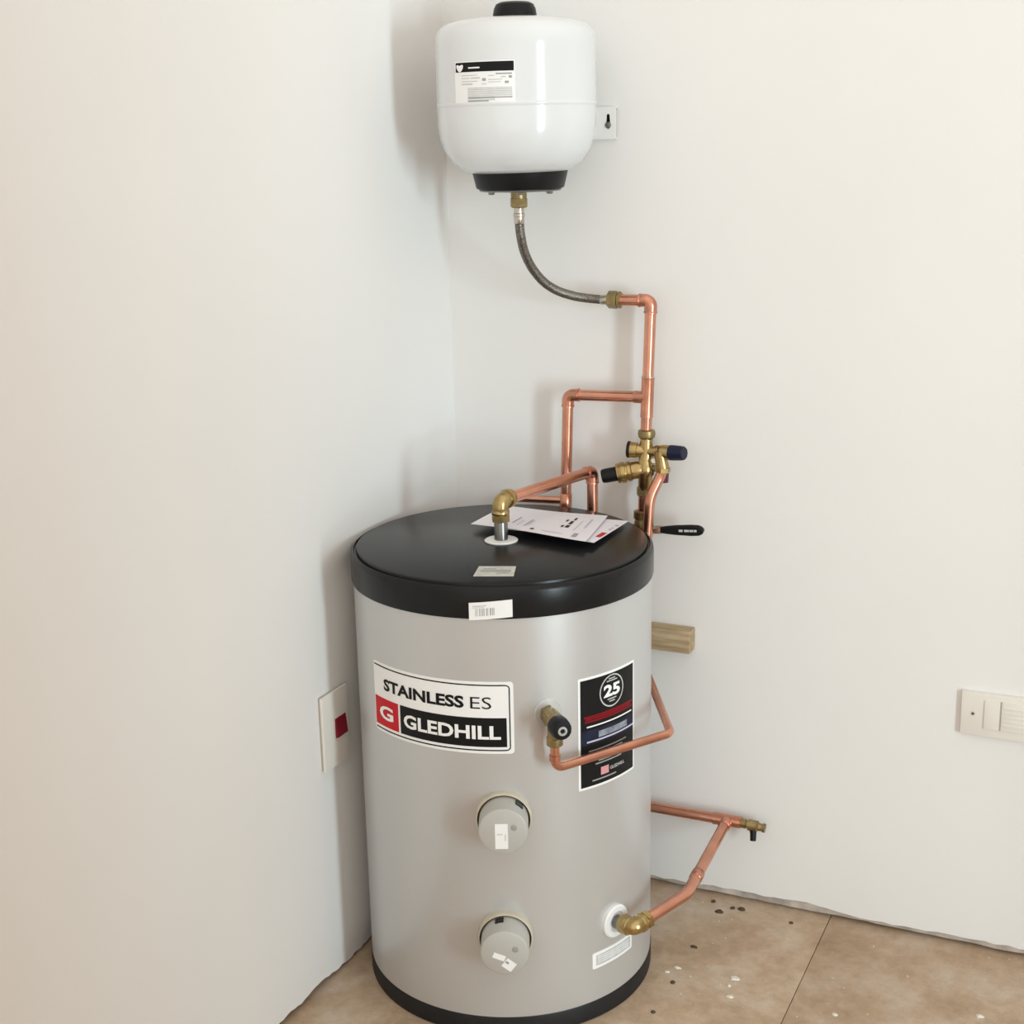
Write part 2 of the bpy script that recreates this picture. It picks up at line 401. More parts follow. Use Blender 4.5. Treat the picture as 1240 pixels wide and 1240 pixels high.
# --- barcode sticker on the side of the lid
W3 = Wrap(CX, CY_, RL, -76.3 * DG); LW3 = 15.0 * DG * RL
st = W3.patch(MB(), 0, LW3, .792, .8225, .0008, 0, 10, shear=.085, base=.0002).build('barcode_sticker', 'white_print', cyl)
mb = MB(); x = .011
rnd = random.Random(4)
while x < .044:
    ww = rnd.choice((.0009, .0013, .002)); W3.patch(mb, x, x + ww, .7985 + .085 * x, .8115 + .085 * x, .0012, n=1); x += ww + rnd.choice((.0012, .0018, .003))
mb.build('barcode', 'grey_print', st)
mb = MB(); W3.patch(mb, .006, .030, .816, .8175, .0012, n=4, shear=.085); W3.patch(mb, .006, .026, .8135, .8145, .0012, n=4, shear=.085); mb.build('fine_print', 'pale_grey_print', st)

# --- rating sticker on top of the lid
q = [on_level(u, v, ZT) for u, v in ((573, 698), (622, 698), (625, 686), (580, 686))]
up = Vector((0, 0, 1))
def slip(q, h0, h1): return MB().raw([p + up * h0 for p in q] + [p + up * h1 for p in q], [(3, 2, 1, 0), (4, 5, 6, 7), (0, 1, 5, 4), (1, 2, 6, 5), (2, 3, 7, 6), (3, 0, 4, 7)])
def bil(q, u, v): return (q[0] * (1 - u) + q[1] * u) * (1 - v) + (q[3] * (1 - u) + q[2] * u) * v
rs = slip(q, 0, .0006).build('rating_sticker', 'silver_foil', cyl, smooth=0)
mb = MB()
for (u0, u1, v0, v1) in ((.12, .9, .42, .62), (.16, .5, .68, .76), (.55, .86, .26, .34)):
    g = slip([bil(q, u0, v0), bil(q, u1, v0), bil(q, u1, v1), bil(q, u0, v1)], .0004, .0010); mb.raw(g.v, g.f)
mb.build('fine_print', 'grey_print', rs, smooth=0)

# --- white plastic collar and steel stub in the middle of the lid
SX, SY = .2843, -.3779
MB().lathe([(.0175, 0), (.030, 0), (.031, .002), (.029, .0035), (.018, .0035)], (SX, SY, ZT), (0, 0, 1), 40).build('lid_collar', 'white_plastic', cyl)
MB().lathe([(.0125, -.01), (.0125, .052), (.0118, .053), (0.0, .053)], (SX, SY, ZT), (0, 0, 1), 32).build('outlet_stub', 'steel', cyl)

# --- two immersion heater covers
def immersion(ang, zc, h, slot_a, stick):
    d = Vector((math.cos(ang), math.sin(ang), 0)); t = Vector((-d.y, d.x, 0)); p = Vector((CX, CY_, zc)) + d * RB
    cap = MB().lathe([(.0425, -.004), (.0425, h - .006), (.0415, h - .002), (.038, h), (.0, h)], p, d, 64).build('immersion_cover', 'cap_grey', cyl, smooth=40)
    MB().lathe([(.0456, -.003), (.0456, .012), (.0462, .0135), (.0478, .0125), (.0488, .010), (.0488, -.003)], p, d, 64).build('cover_ring', 'cap_ring', cap, smooth=40)
    MB().lathe([(.0425, .0), (.0457, .0), (.0457, .0080), (.0425, .0080)], p, d, 64).build('ring_gap', 'gap_dark', cap)
    a = R(slot_a); rad = t * math.cos(a) + up * math.sin(a); tg = -t * math.sin(a) + up * math.cos(a)
    rot = Matrix((tg, rad, d)).transposed()
    MB().box(p + d * .022 + rad * .0415, (.015, .0056, .014), rot).build('cable_slot', 'black_plastic', cap)
    MB().lathe([(.0055, 0), (.0055, .0012), (.004, .0018), (0, .0012)], p + d * (h - .0005) + t * .0185 + up * .008, d, 20).build('screw', 'cap_screw', cap)
    if stick == 0:
        rot = Matrix((t, d, up)).transposed()
        s_ = MB().box(p + d * (h + .0003) - up * .008 - t * .003, (.022, .0010, .046), rot).build('cover_sticker', 'white_print', cap)
        MB().box(p + d * (h + .0008) + t * .0035 - up * .010, (.0016, .0008, .012), rot).box(p + d * (h + .0008) - up * .004 - t * .006, (.009, .0008, .002), rot).build('fine_print', 'pale_grey_print', cap)
    else:
        for (x, z, ww, hh, an) in ((-.010, -.006, .022, .010, -22), (.007, -.022, .020, .018, -38)):
            c, s_ = math.cos(R(an)), math.sin(R(an)); e1 = t * c + up * s_; e2 = -t * s_ + up * c
            MB().box(p + d * (h + .0003) + t * x + up * z, (ww, .0010, hh), Matrix((e1, d, e2)).transposed()).build('torn_sticker', 'white_print', cap)
        MB().box(p + d * (h + .0007) + t * .004 + up * -.017, (.006, .0010, .004), Matrix((e1, d, e2)).transposed()).build('fine_print', 'grey_print', cap)
immersion(-66.0 * DG, .433, .058, 50, 0)
immersion(-66.4 * DG, .203, .060, 103, 1)

# --- cold inlet collar and stub; caution strip below it; relief valve boss
ai = -21.3 * DG; di = Vector((math.cos(ai), math.sin(ai), 0)); pin = Vector((CX, CY_, .184)) + di * RB
MB().lathe([(.0175, -.006), (.031, -.006), (.0315, .006), (.029, .0085), (.020, .0085), (.0175, .006)], pin, di, 40).build('inlet_collar', 'white_plastic', cyl)
MB().lathe([(.0125, -.005), (.0125, .034), (0, .034)], pin, di, 28).build('inlet_stub', 'steel', cyl)
W4 = Wrap(CX, CY_, RB, -32.2 * DG); LW4 = 22.3 * DG * RB
cs = W4.patch(MB(), 0, LW4, .1025, .1345, .0007, .003, 16).build('caution_strip', 'white_print', cyl)
W4.patch(MB(), .008, LW4 - .006, .108, .129, .0011, 0, 14).build('printed_panel', 'pale_grey_print', cs)
mb = MB()
for z in (.1125, .1165, .1205, .1245): W4.patch(mb, .012, LW4 - .012, z, z + .0012, .0014, n=10)
mb.build('fine_print', 'white_print', cs)
at = -49.4 * DG; dt = Vector((math.cos(at), math.sin(at), 0)); tt = Vector((-dt.y, dt.x, 0)); ptp = Vector((CX, CY_, .620)) + dt * RB
MB().lathe([(.010, -.006), (.024, -.006), (.0245, .001), (.023, .003), (.014, .003)], ptp, dt, 36).build('valve_boss', 'silver_body', cyl)

# ================================================================== RELIEF VALVE AND ITS DISCHARGE PIPE
pv = ptp + dt * .003
tp = thing('relief_valve', 'brass relief valve with black knob screwed into the side of the silver cylinder', 'valve', pv)
MB().lathe([(.011, 0), (.0155, .001), (.0155, .012), (.013, .013), (.013, .018), (.0165, .019), (.0165, .038), (.0145, .041), (.0145, .052), (0, .052)], pv, dt, 6).build('hex_body', 'dull_brass', tp, smooth=25)
MB().lathe([(.0125, .0), (.0135, .006), (.0150, .016), (.0150, .044), (.0135, .055), (0, .055)], pv, dt, 28).build('barrel', 'dull_brass', tp)
kn = MB().lathe([(.0150, .052), (.0180, .053), (.0186, .058), (.0180, .074), (.0160, .080), (.008, .0805), (0, .0805)], pv, dt, 14).build('knob', 'black_plastic', tp, smooth=30)
MB().lathe([(.0080, .080), (.0080, .0822), (.0046, .0826), (.0042, .0805), (0, .0805)], pv, dt, 24).build('knob_screw', 'screw_ring', kn)
MB().lathe([(.0034, .080), (.0034, .0812), (0, .0814)], pv, dt, 18).build('screw_socket', 'black_plastic', kn)
pd = pv + dt * .036
MB().lathe([(.0125, -.012), (.0125, -.028), (.0140, -.029), (.0140, -.042), (.0115, -.044), (0, -.044)], pd, (0, 0, 1), 24).build('outlet_nut', 'dull_brass', tp)
dz = .534
p1 = Vector((pd.x, pd.y, dz)); p2 = Vector((.6178, -.3921, dz)); p3 = Vector((.474, -.118, dz))
p4 = Vector((.330, -.072, dz)); p5 = p4 + Vector((0, 0, -.30))
dp = thing('relief_discharge_pipe', 'thin bent copper pipe running from the relief valve around behind the cylinder', 'pipe', (p1.x, p1.y, dz))
MB().sweep(fillet([p1 + up * .043, p1, p2, p3, p4, p5], [.016, .022, .02, .03], 8), .0078, 18).build('tube', 'copper', dp, smooth=60)
MB().lathe([(.0079, 0), (.0096, .001), (.0096, .011), (.0079, .012)], p1 + up * .014, (0, 0, 1), 20).build('sleeve', 'copper_fitting', dp)

# ================================================================== PIPE HELPERS (22 mm)
PR = .0110
def elbow(parent, c, d1, d2, m='copper_fitting', r=PR * 1.12, leg=.024, bend=.015):
    c, d1, d2 = Vector(c), Vector(d1).normalized(), Vector(d2).normalized()
    pts = fillet([c + d1 * leg, c, c + d2 * leg], bend, 10)
    mb = MB().sweep(pts, r, 22)
    for d in (d1, d2): mb.lathe([(r, -.004), (r * 1.07, -.003), (r * 1.07, .0), (r * .95, .0005)], c + d * leg, d, 22)
    return mb.build('elbow', m, parent, smooth=60)
def straight(parent, a, b, r=PR, m='copper', name='tube'):
    return MB().sweep([a, b], r, 22).build(name, m, parent, smooth=60)

# ================================================================== HOT OUTLET
e0 = Vector((SX, SY, .930)); e1 = Vector((.3435, -.0745, .924)); dh = (e1 - e0).normalized()
ho = thing('hot_outlet_pipe', 'copper pipe with brass elbow rising from the middle of the black lid', 'pipe', (SX, SY, ZT + .053))
mb = MB()
mb.lathe([(.0135, .0), (.0180, .001), (.0180, .013), (.0150, .015), (.0150, .019), (.0172, .020), (.0172, .026)], (SX, SY, ZT + .037), up, 6)
mb.lathe([(.0150, .012), (.0165, .014), (.0165, .019), (.0150, .022)], (SX, SY, ZT + .037), up, 28)
mb.sweep(fillet([(SX, SY, ZT + .055), e0, e0 + dh * .026], .014, 10), .0150, 26)
mb.lathe([(.0150, .0), (.0178, .001), (.0178, .010), (.0165, .013), (.0125, .0135)], e0 + dh * .018, dh, 28)
mb.build('brass_elbow', 'brass', ho, smooth=40)
straight(ho, e0 + dh * .03, e1 - dh * .012)
elbow(ho, e1, -dh, (0, 0, -1))
straight(ho, e1 - up * .02, e1 - up * .30)

# ================================================================== RISER WITH TEE AND BRANCH
WY = -.050
rx = .4510; ztop = on_back(787, 364, WY).z; top = Vector((.4570, WY, ztop))
bot = on_back(782, 545, WY); zt_ = on_back(783, 481, WY).z
tee = Vector((bot.x + (top.x - bot.x) * .30, WY, zt_))
ri = thing('copper_riser', 'copper riser with tee branch fixed along the back wall above the brass valve', 'pipe', (bot.x, WY, bot.z))
hx = on_back(745, 363.5, WY)
straight(ri, Vector((hx.x + .006, WY, ztop)), top - Vector((.012, 0, 0)))
elbow(ri, top, (-1, 0, 0), (tee - top))
dv = (top - tee).normalized()
straight(ri, top - dv * .015, tee); straight(ri, tee, Vector((bot.x, WY, .992)))
MB().lathe([(PR, -.040), (PR * 1.18, -.039), (PR * 1.13, -.034), (PR * 1.13, .034), (PR * 1.18, .039), (PR, .040)], tee, dv, 26).build('tee', 'copper_fitting', ri, smooth=60)
MB().lathe([(PR * 1.05, 0), (PR * 1.19, .0008), (PR * 1.19, .002), (PR * 1.05, .003)], tee + dv * .039, dv, 26).build('solder_ring', 'solder', ri)
bl = on_back(688, 478, WY); bl.y = WY; db = (bl - tee).normalized()
MB().lathe([(PR * 1.1, .004), (PR * 1.12, .026), (PR, .027)], tee, db, 24).build('tee_branch', 'copper_fitting', ri, smooth=60)
straight(ri, tee, bl - db * .012)
lowb = on_back(685, 612, WY); dd = (lowb - bl).normalized()
elbow(ri, bl, -db, dd)
straight(ri, bl + dd * .015, bl + dd * .62)
# thin side pipe just behind the lid
j = on_back(685, 606, WY); k_ = on_back(618, 603, WY)
MB().sweep(fillet([j, k_, k_ - up * .25], .016, 8), .0075, 16).build('side_tube', 'copper', ri, smooth=60)
MB().lathe([(PR, -.028), (PR * 1.13, -.027), (PR * 1.13, .027), (PR, .028)], j - up * .012, dd, 24).build('side_tee', 'copper_fitting', ri, smooth=60)

# ================================================================== BRASS CONTROL VALVE GROUP
vb = Vector((.4490, WY, .940))
vg = thing('control_valve', 'brass multi-way control valve with dark blue and black caps on the copper riser', 'valve', (vb.x, vb.y, .87))
B_ = lambda u, v, y=WY: on_back(u, v, y)
top_n = B_(783, 526)
MB().lathe([(.0118, .010), (.0165, .008), (.0175, .002), (.0165, -.005), (.0125, -.008)], top_n, up, 24).build('top_nut', 'dull_brass', vg)
MB().lathe([(.0125, 0), (.0140, .004), (.0140, .030), (.0175, .034), (.0175, .050), (.0145, .054), (.0135, .085), (.0125, .105)], B_(781, 594) , (B_(783, 531) - B_(781, 594)), 28).build('body', 'brass', vg, smooth=45)
# upper crossbar: test stub on the left, blue cap on the right
a = B_(783, 546, WY); l = B_(760, 544, WY - .006); dl = (l - a).normalized()
MB().lathe([(.0135, 0), (.0135, .018), (.0155, .019), (.0155, (l - a).length - .004), (0, (l - a).length - .004)], a, dl, 28).build('check_stub', 'brass', vg)
MB().lathe([(.0150, -.006), (.0165, -.005), (.0165, .0), (.0145, .001), (0, .001)], l, dl, 28).build('stub_cap', 'black_plastic', vg)
r_ = B_(812, 548, WY - .012); dr = (r_ - a).normalized()
MB().lathe([(.0120, 0), (.0100, .016), (.0100, .022), (.0130, .023), (.0130, .032), (.0105, .033), (.0105, .036), (.0145, .037), (.0145, (r_ - a).length), (0, (r_ - a).length)], a, dr, 28).build('relief_arm', 'brass', vg)
MB().lathe([(.0135, 0), (.0155, .001), (.0155, .006), (.0148, .022), (.0140, .0300), (.0120, .0325), (0, .0325)], r_ - dr * .001, dr, 10).build('blue_cap', 'blue_plastic', vg, smooth=25)
# lower bulky pressure barrel pointing left with black cap
a2 = B_(782, 567, WY); l2 = B_(747, 573.5, WY - .02); d2 = (l2 - a2).normalized(); n2 = (l2 - a2).length
MB().lathe([(.0135, 0), (.0150, .008), (.0175, .016), (.0175, n2 - .030), (.0200, n2 - .028), (.0200, n2 - .022), (.0180, n2 - .021), (.0180, n2 - .018), (.0215, n2 - .017), (.0215, n2 - .009), (.0195, n2 - .008), (.0195, n2 - .006), (.0205, n2 - .005), (.0195, n2), (0, n2)], a2, d2, 32).build('pressure_barrel', 'brass', vg, smooth=40)
MB().lathe([(.0130, 0), (.0145, .001), (.0145, .022), (.0135, .029), (.0110, .031), (0, .031)], l2, d2, 20).build('black_cap', 'black_plastic', vg)
# discharge body on the right with bleed screw and small red cap behind
a3 = B_(800, 553, WY - .012); b3 = B_(803, 568, WY - .014)
MB().sweep([a3 + up * .012, a3, b3], .0125, 20).lathe([(.011, 0), (.0145, .001), (.0145, .010), (.012, .011)], b3 + up * .004, -up, 6).build('discharge_body', 'brass', vg, smooth=40)
x0_ = B_(792, 558, WY - .006); MB().lathe([(.007, 0), (.007, .010), (.0055, .012), (0, .012)], x0_, (B_(792, 558, WY - .03) - x0_), 18).build('bleed_screw', 'nickel', vg)
MB().sweep([B_(784, 568), B_(794, 567)], .0070, 16).build('link_bar', 'dull_brass', vg)
x1_ = B_(803, 573, WY + .008); MB().lathe([(.0105, 0), (.0115, .001), (.0105, .018), (0, .019)], x1_, -up, 18).build('red_cap', 'maroon_plastic', vg)
# lower union on the riser
lo = B_(780, 600)
MB().lathe([(.0120, 0), (.0155, .001), (.0155, .016), (.0125, .018)], lo, up, 6).build('union_nut', 'dull_brass', vg)

# feed pipe below the valve
fe = thing('feed_pipe', 'short copper feed pipe directly under the brass control valve, partly behind the lid', 'pipe', (lo.x, WY, .84))
straight(fe, lo + up * .004, Vector((lo.x - .001, WY, .845)))

# discharge pipe curving down in front of the feed pipe
q0 = B_(803.5, 566, WY - .014); q1 = B_(799, 578, WY - .016); q2 = B_(787, 603, WY - .030); q3 = B_(784, 640, WY - .034); q4 = q3 + Vector((-.085, .010, -.20))
vd = thing('valve_discharge_pipe', 'bright copper discharge pipe curving down from the blue-capped brass valve', 'pipe', q3)
MB().sweep(fillet([q0, q1, q2, q3 - up * .02, q4], [.06, .08, .05], 8), .0102, 20).build('tube', 'copper', vd, smooth=60)

# isolating valve with black lever
iv = B_(777, 632); iv.y = WY
il = thing('isolating_valve', 'brass isolating valve with long black lever handle beside the lid edge', 'valve', iv)
MB().lathe([(.0120, .034), (.0160, .032), (.0160, .018), (.0130, .016), (.0150, .008), (.0165, 0), (.0150, -.014), (.0130, -.020), (.0160, -.022), (.0160, -.038), (.0120, -.040)], iv - up * .010, up, 24).build('body', 'dull_brass', il, smooth=35)
h0 = B_(792, 641.5, WY - .006); h1 = B_(801, 641.5, WY - .006); h2 = B_(852, 642.5, WY - .006)
MB().sweep([iv - up * .012 + Vector((.01, 0, 0)), h0, h1], .0085, 14).build('stem', 'nickel', il)
lv = (h2 - h1); ll = lv.length; lv.normalize()
mb = MB(); sec = [(-.004, .0055), (.010, .0078), (.030, .0098), (ll - .026, .0112), (ll - .010, .0105), (ll - .003, .0075), (ll, .003)]
vs = []; fs = []; ns = 14
nrm = Vector((0, 1, 0)); uz = lv.cross(nrm).normalized() * -1
for (t_, hh) in sec:
    for k in range(ns):
        an = 2 * math.pi * k / ns; ca, sa = math.cos(an), math.sin(an)
        ca = math.copysign(abs(ca)**.55, ca); sa = math.copysign(abs(sa)**.55, sa)
        vs.append(h1 + lv * t_ + nrm * (.0055 * ca) + uz * (hh * sa))
for i in range(len(sec) - 1):
    for k in range(ns): k2 = (k + 1) % ns; fs.append((i * ns + k, i * ns + k2, (i + 1) * ns + k2, (i + 1) * ns + k))
fs += [tuple(reversed(range(ns))), tuple((len(sec) - 1) * ns + k for k in range(ns))]
lever = mb.raw(vs, fs).build('lever', 'black_plastic', il, smooth=50)
mk = MB()
for (f, ww) in ((.48, .008), (.62, .010), (.73, .007), (.82, .006)): mk.box(h1 + lv * (ll * f) - nrm * .0056, (ww, .0006, .0045), Matrix((lv, nrm, uz)).transposed())
mk.build('marking', 'pale_grey_print', lever, smooth=0)

# ================================================================== COLD FEED AT THE FOOT
ez = .190; ec = pin + di * .050; ec.z = ez
pb = Vector((.6342, -.337, ez)); pt = Vector((.6215, -.034, .197))
cf = thing('cold_feed_pipe', 'copper cold feed with brass elbow from the foot of the cylinder to the wall tee', 'pipe', (ec.x, ec.y, ez))
d_out = (pb - (ec + Vector((.012, .04, 0)))).normalized()
a_ = pin + di * .020; a_.z = ez - .003
mb = MB()
mb.lathe([(.0130, 0), (.0180, .001), (.0180, .012), (.0150, .014)], a_, di, 6)
mb.lathe([(.0150, .010), (.0172, .013), (.0172, .019), (.0155, .021)], a_, di, 28)
mb.sweep(fillet([a_ + di * .016, ec, ec + d_out * .030], .014, 10), .0150, 26)
mb.lathe([(.0150, 0), (.0172, .002), (.0172, .008), (.0150, .010)], ec + d_out * .014, d_out, 28)
mb.lathe([(.0140, 0), (.0178, .001), (.0178, .012), (.0120, .0135)], ec + d_out * .025, d_out, 6)
mb.build('brass_elbow', 'brass', cf, smooth=40)
MB().sweep(fillet([ec + d_out * .034, pb, pt], .07, 10), PR, 22).build('tube', 'copper', cf, smooth=60)
MB().lathe([(PR, 0), (PR * 1.13, .001), (PR * 1.13, .024), (PR, .025)], pb + (pt - pb).normalized() * .055, (pt - pb), 24).build('sleeve', 'copper_fitting', cf, smooth=60)

pw = Vector((.10, -.034, .195))
cw = thing('cold_main_pipe', 'copper pipe low along the back wall ending in a small brass drain cock', 'pipe', (pt.x, -.034, .197))
straight(cw, pw, pt)
MB().lathe([(PR, -.030), (PR * 1.16, -.029), (PR * 1.13, -.024), (PR * 1.13, .024), (PR * 1.16, .029), (PR, .030)], pt, (1, 0, .012), 26).build('tee', 'copper_fitting', cw, smooth=60)
MB().lathe([(PR * 1.12, .004), (PR * 1.14, .028), (PR, .029)], pt, (pb - pt), 24).build('tee_branch', 'copper_fitting', cw, smooth=60)
dc = pt + Vector((.028, 0, .0))
drc = MB().lathe([(.0095, 0), (.0100, .012), (.0080, .013), (.0080, .016), (.0118, .017), (.0118, .036), (.0085, .038), (.0075, .046), (.0095, .047), (.0095, .052), (0, .053)], dc, (1, 0, -.05), 16).build('drain_cock', 'dull_brass', cw, smooth=35)
MB().sweep([dc + Vector((.026, -.002, -.004)), dc + Vector((.029, -.006, -.016)), dc + Vector((.030, -.010, -.030))], [.0075, .0065, .0060], 14).build('nozzle', 'black_plastic', drc)

# ================================================================== EXPANSION VESSEL, BRACKET AND HOSE
VX, VY, VR = .239, -.175, .1462
ev = thing('expansion_vessel', 'white round expansion vessel with black cap and base ring mounted high on the wall', 'vessel', (VX, VY, 1.47))
vz = (0, 0, 1); v0 = (VX, VY, 0)
body = MB().lathe([(.0, 1.506), (.086, 1.507), (.102, 1.513), (.120, 1.526), (.1345, 1.547), (.1425, 1.570), (.1455, 1.592), (VR, 1.602), (VR, 1.6235), (VR, 1.6250), (.1472, 1.6265), (.1472, 1.6300), (VR, 1.6315), (VR, 1.6330), (VR, 1.66), (VR, 1.70), (VR, 1.728), (VR, 1.735), (.1448, 1.748), (.140, 1.760), (.129, 1.7685), (.108, 1.7745), (.070, 1.779), (0, 1.781)], v0, vz, 96).build('tank', 'vessel_enamel', ev, smooth=60)
MB().lathe([(.040, 1.774), (.0405, 1.781), (.0380, 1.795), (.0340, 1.8030), (.027, 1.8065), (0, 1.8075)], v0, vz, 48).build('top_cap', 'black_plastic', ev)
bx_, by_ = VX + .004, VY + .001
MB().lathe([(.080, 1.512), (.0895, 1.5105), (.0880, 1.505), (.0820, 1.4805), (.0800, 1.4785), (.02, 1.4785)], (bx_, by_, 0), vz, 64).build('base_ring', 'black_plastic', ev, smooth=40)
MB().lathe([(.02, 1.4785), (.076, 1.4785), (.077, 1.4755), (.074, 1.4735), (0, 1.4735)], (bx_, by_, 0), vz, 64).build('flange', 'steel', ev, smooth=40)
for k in range(6):
    a = R(-125 + 60 * k); MB().lathe([(.0065, 1.4745), (.0065, 1.4695), (.0045, 1.4685), (0, 1.4685)], (bx_ + .062 * math.cos(a), by_ + .062 * math.sin(a), 0), vz, 6).build('flange_bolt', 'steel', ev, smooth=20)
MB().lathe([(.0150, 1.4735), (.0150, 1.462), (.0125, 1.461), (0, 1.461)], (VX + .001, VY, 0), vz, 24).build('spigot', 'dull_brass', ev)
# vessel label
cw_, ch = on_round(552, 76, VX, VY, VR), on_round(622, 74, VX, VY, VR)
a0 = cw_[0]; zt5 = (cw_[1] + ch[1]) / 2; zb5 = on_round(590, 124, VX, VY, VR)[1]; L5 = (ch[0] - cw_[0]) * VR; H5 = zt5 - zb5
W5 = Wrap(VX, VY, VR, a0)
vl = W5.patch(MB(), -.003, L5 + .002, zb5 - .002, zt5 + .002, .0004, .002, 16).build('vessel_label', 'white_print', ev)
Z5 = lambda f: zt5 - f * H5
X5 = lambda f: f * L5
W5.patch(MB(), 0, L5, Z5(.235), Z5(0), .0008, 0, 14).build('black_header', 'black_print', vl)
# pale emblem (rounded shield) and name line in the header
emb = [(-.0085, .003), (-.006, .0052), (-.002, .0042), (0, .0034), (.002, .0042), (.006, .0052), (.0085, .003), (.0075, -.001), (.0045, -.005), (0, -.0078), (-.0045, -.005), (-.0075, -.001)]
MB().raw([W5.P(X5(.09) + a, Z5(.125) + b, .0012) for a, b in emb], [tuple(reversed(range(len(emb))))]).build('emblem', 'white_print', vl, smooth=0)
mb = MB(); W5.patch(mb, X5(.26), X5(.46), Z5(.155), Z5(.12), .0012, n=4); mb.build('name_line', 'white_print', vl)
mb = MB()
for (f, a, b, hh) in ((.300, .72, .97, .0022),): W5.patch(mb, X5(a), X5(b), Z5(f) - hh / 2, Z5(f) + hh / 2, .0008, n=5)
for (f, a, b, hh) in ((.435, .50, .56, .0045), (.38, .92, .97, .004), (.51, .86, .92, .004)): W5.patch(mb, X5(a), X5(b), Z5(f) - hh / 2, Z5(f) + hh / 2, .0008, n=3)
mb.build('dark_print', 'grey_print', vl)
mb = MB()
for (f, a, b, hh) in ((.32, .12, .42, .0012), (.39, .30, .46, .002), (.39, .12, .28, .0012), (.47, .12, .42, .0012), (.535, .12, .33, .002), (.54, .49, .57, .0014), (.34, .60, .70, .0012), (.44, .60, .82, .0012), (.38, .80, .88, .002), (.50, .60, .80, .0012)):
    W5.patch(mb, X5(a), X5(b), Z5(f) - hh / 2, Z5(f) + hh / 2, .0008, n=5)
for kk in range(9): W5.patch(mb, X5(.24), X5(.97 if kk < 6 else .70), Z5(.64 + .037 * kk) - .0007, Z5(.64 + .037 * kk) + .0007, .0008, n=8)
mb.build('fine_print', 'pale_grey_print', vl)
mb = MB(); W5.patch(mb, X5(.24), X5(.97), Z5(.875) - .0010, Z5(.875) + .0010, .0009, n=8); W5.patch(mb, X5(.24), X5(.60), Z5(.96) - .001, Z5(.96) + .001, .0009, n=8)
mb.build('grey_lines', 'grey_print', vl)

# bracket: plate on the wall behind the vessel, with turned lips and a keyhole slot
bk = thing('wall_bracket', 'white steel bracket with keyhole slot holding the vessel to the wall', 'bracket', (VX, 0, 1.564))
bz0, bz1, bxr = 1.5635, 1.6230, .3705; bxl = 2 * VX - bxr
for sgn, nm in ((1, 'side_plate'), (-1, 'side_plate')):
    cxk = (bxr - .0155) if sgn > 0 else (bxl + .0155)
    x_in, x_out = (VX + .07, bxr) if sgn > 0 else (bxl, VX - .07)
    # plate with a real keyhole cut through it
    czk = 1.5955; n = 24
    hole = []
    for k in range(n):
        a = 2 * math.pi * k / n
        hx_, hz_ = math.cos(a), math.sin(a)
        if hz_ > .35: hole.append((cxk + .0036 * hx_ * 1.0, czk + .0120 + .0040 * (hz_ - .35)))
        else: hole.append((cxk + .0046 * hx_, czk - .006 + .0075 * hz_))
    outer = []
    for (hx_, hz_) in hole:
        dx, dz_ = hx_ - cxk, hz_ - czk
        tx = ((x_out if dx > 0 else x_in) - cxk) / dx if abs(dx) > 1e-9 else 1e9
        tz = ((bz1 if dz_ > 0 else bz0) - czk) / dz_ if abs(dz_) > 1e-9 else 1e9
        t_ = min(tx, tz); outer.append((cxk + dx * t_, czk + dz_ * t_))
    # snap the nearest outer points to the true corners
    for cxx in (x_in, x_out):
        for czz in (bz0, bz1):
            i = min(range(n), key=lambda q: (outer[q][0] - cxx)**2 + (outer[q][1] - czz)**2); outer[i] = (cxx, czz)
    vs = [(a, -.010, b) for a, b in hole] + [(a, -.010, b) for a, b in outer] + [(a, -.008, b) for a, b in hole] + [(a, -.008, b) for a, b in outer]
    fs = []
    for k in range(n):
        k2 = (k + 1) % n
        fs += [(k, k2, n + k2, n + k), (2 * n + k2, 2 * n + k, 3 * n + k, 3 * n + k2), (k2, k, 2 * n + k, 2 * n + k2), (n + k, n + k2, 3 * n + k2, 3 * n + k)]
    sp = MB().raw(vs, fs).build('side_plate', 'bracket_white', bk, smooth=0)
    MB().box(((x_in + x_out) / 2, -.0045, bz1 - .001), (abs(x_out - x_in), .009, .002)).build('lip', 'bracket_white', sp)
    MB().box(((x_in + x_out) / 2, -.0045, bz0 + .001), (abs(x_out - x_in), .009, .002)).build('lip', 'bracket_white', sp)
    MB().box((cxk, -.0012, czk + .006), (.014, .002, .020)).build('keyhole_shade', 'black_plastic', sp)  # black block behind the keyhole; its colour stands in for shade in the slot
    MB().lathe([(.0060, 0), (.0058, .0025), (.004, .0035), (0, .0035)], (cxk, -.0095, czk - .006), (0, -1, 0), 20).build('screw', 'steel', sp)
MB().box((VX, -.022, (bz0 + bz1) / 2), (.15, .026, bz1 - bz0)).build('cradle', 'bracket_white', bk)

# flexible hose
hs = Vector((VX + .001, VY, 1.4610))
he = Vector((hx.x, WY, ztop))
fh = thing('flexible_hose', 'braided steel flexible hose curving from the white vessel to the copper elbow', 'hose', he)
MB().lathe([(.0125, 0), (.0175, -.001), (.0175, -.016), (.0145, -.018)], hs, up, 6).lathe([(.012, .008), (.0145, .007), (.0145, -.002)], hs, up, 24).build('union_nut', 'dull_brass', fh, smooth=30)
MB().lathe([(.0105, -.016), (.0095, -.020), (.0095, -.028), (.0110, -.029), (.0110, -.034), (.0098, -.035), (.0098, -.046), (.009, -.047)], hs, up, 24).build('ferrule', 'nickel', fh, smooth=40)
A = hs - up * .044; ch = []
px = [(629, 268), (630.5, 285), (635, 305), (644, 324), (658, 341), (675, 352), (695, 358.5), (714, 361.5), (731, 363)]
for i, (u, v) in enumerate(px):
    f = i / (len(px) - 1); yy = VY + (WY - VY) * (f * f * (3 - 2 * f))
    ch.append(on_back(u, v, yy))
ch[0] = A
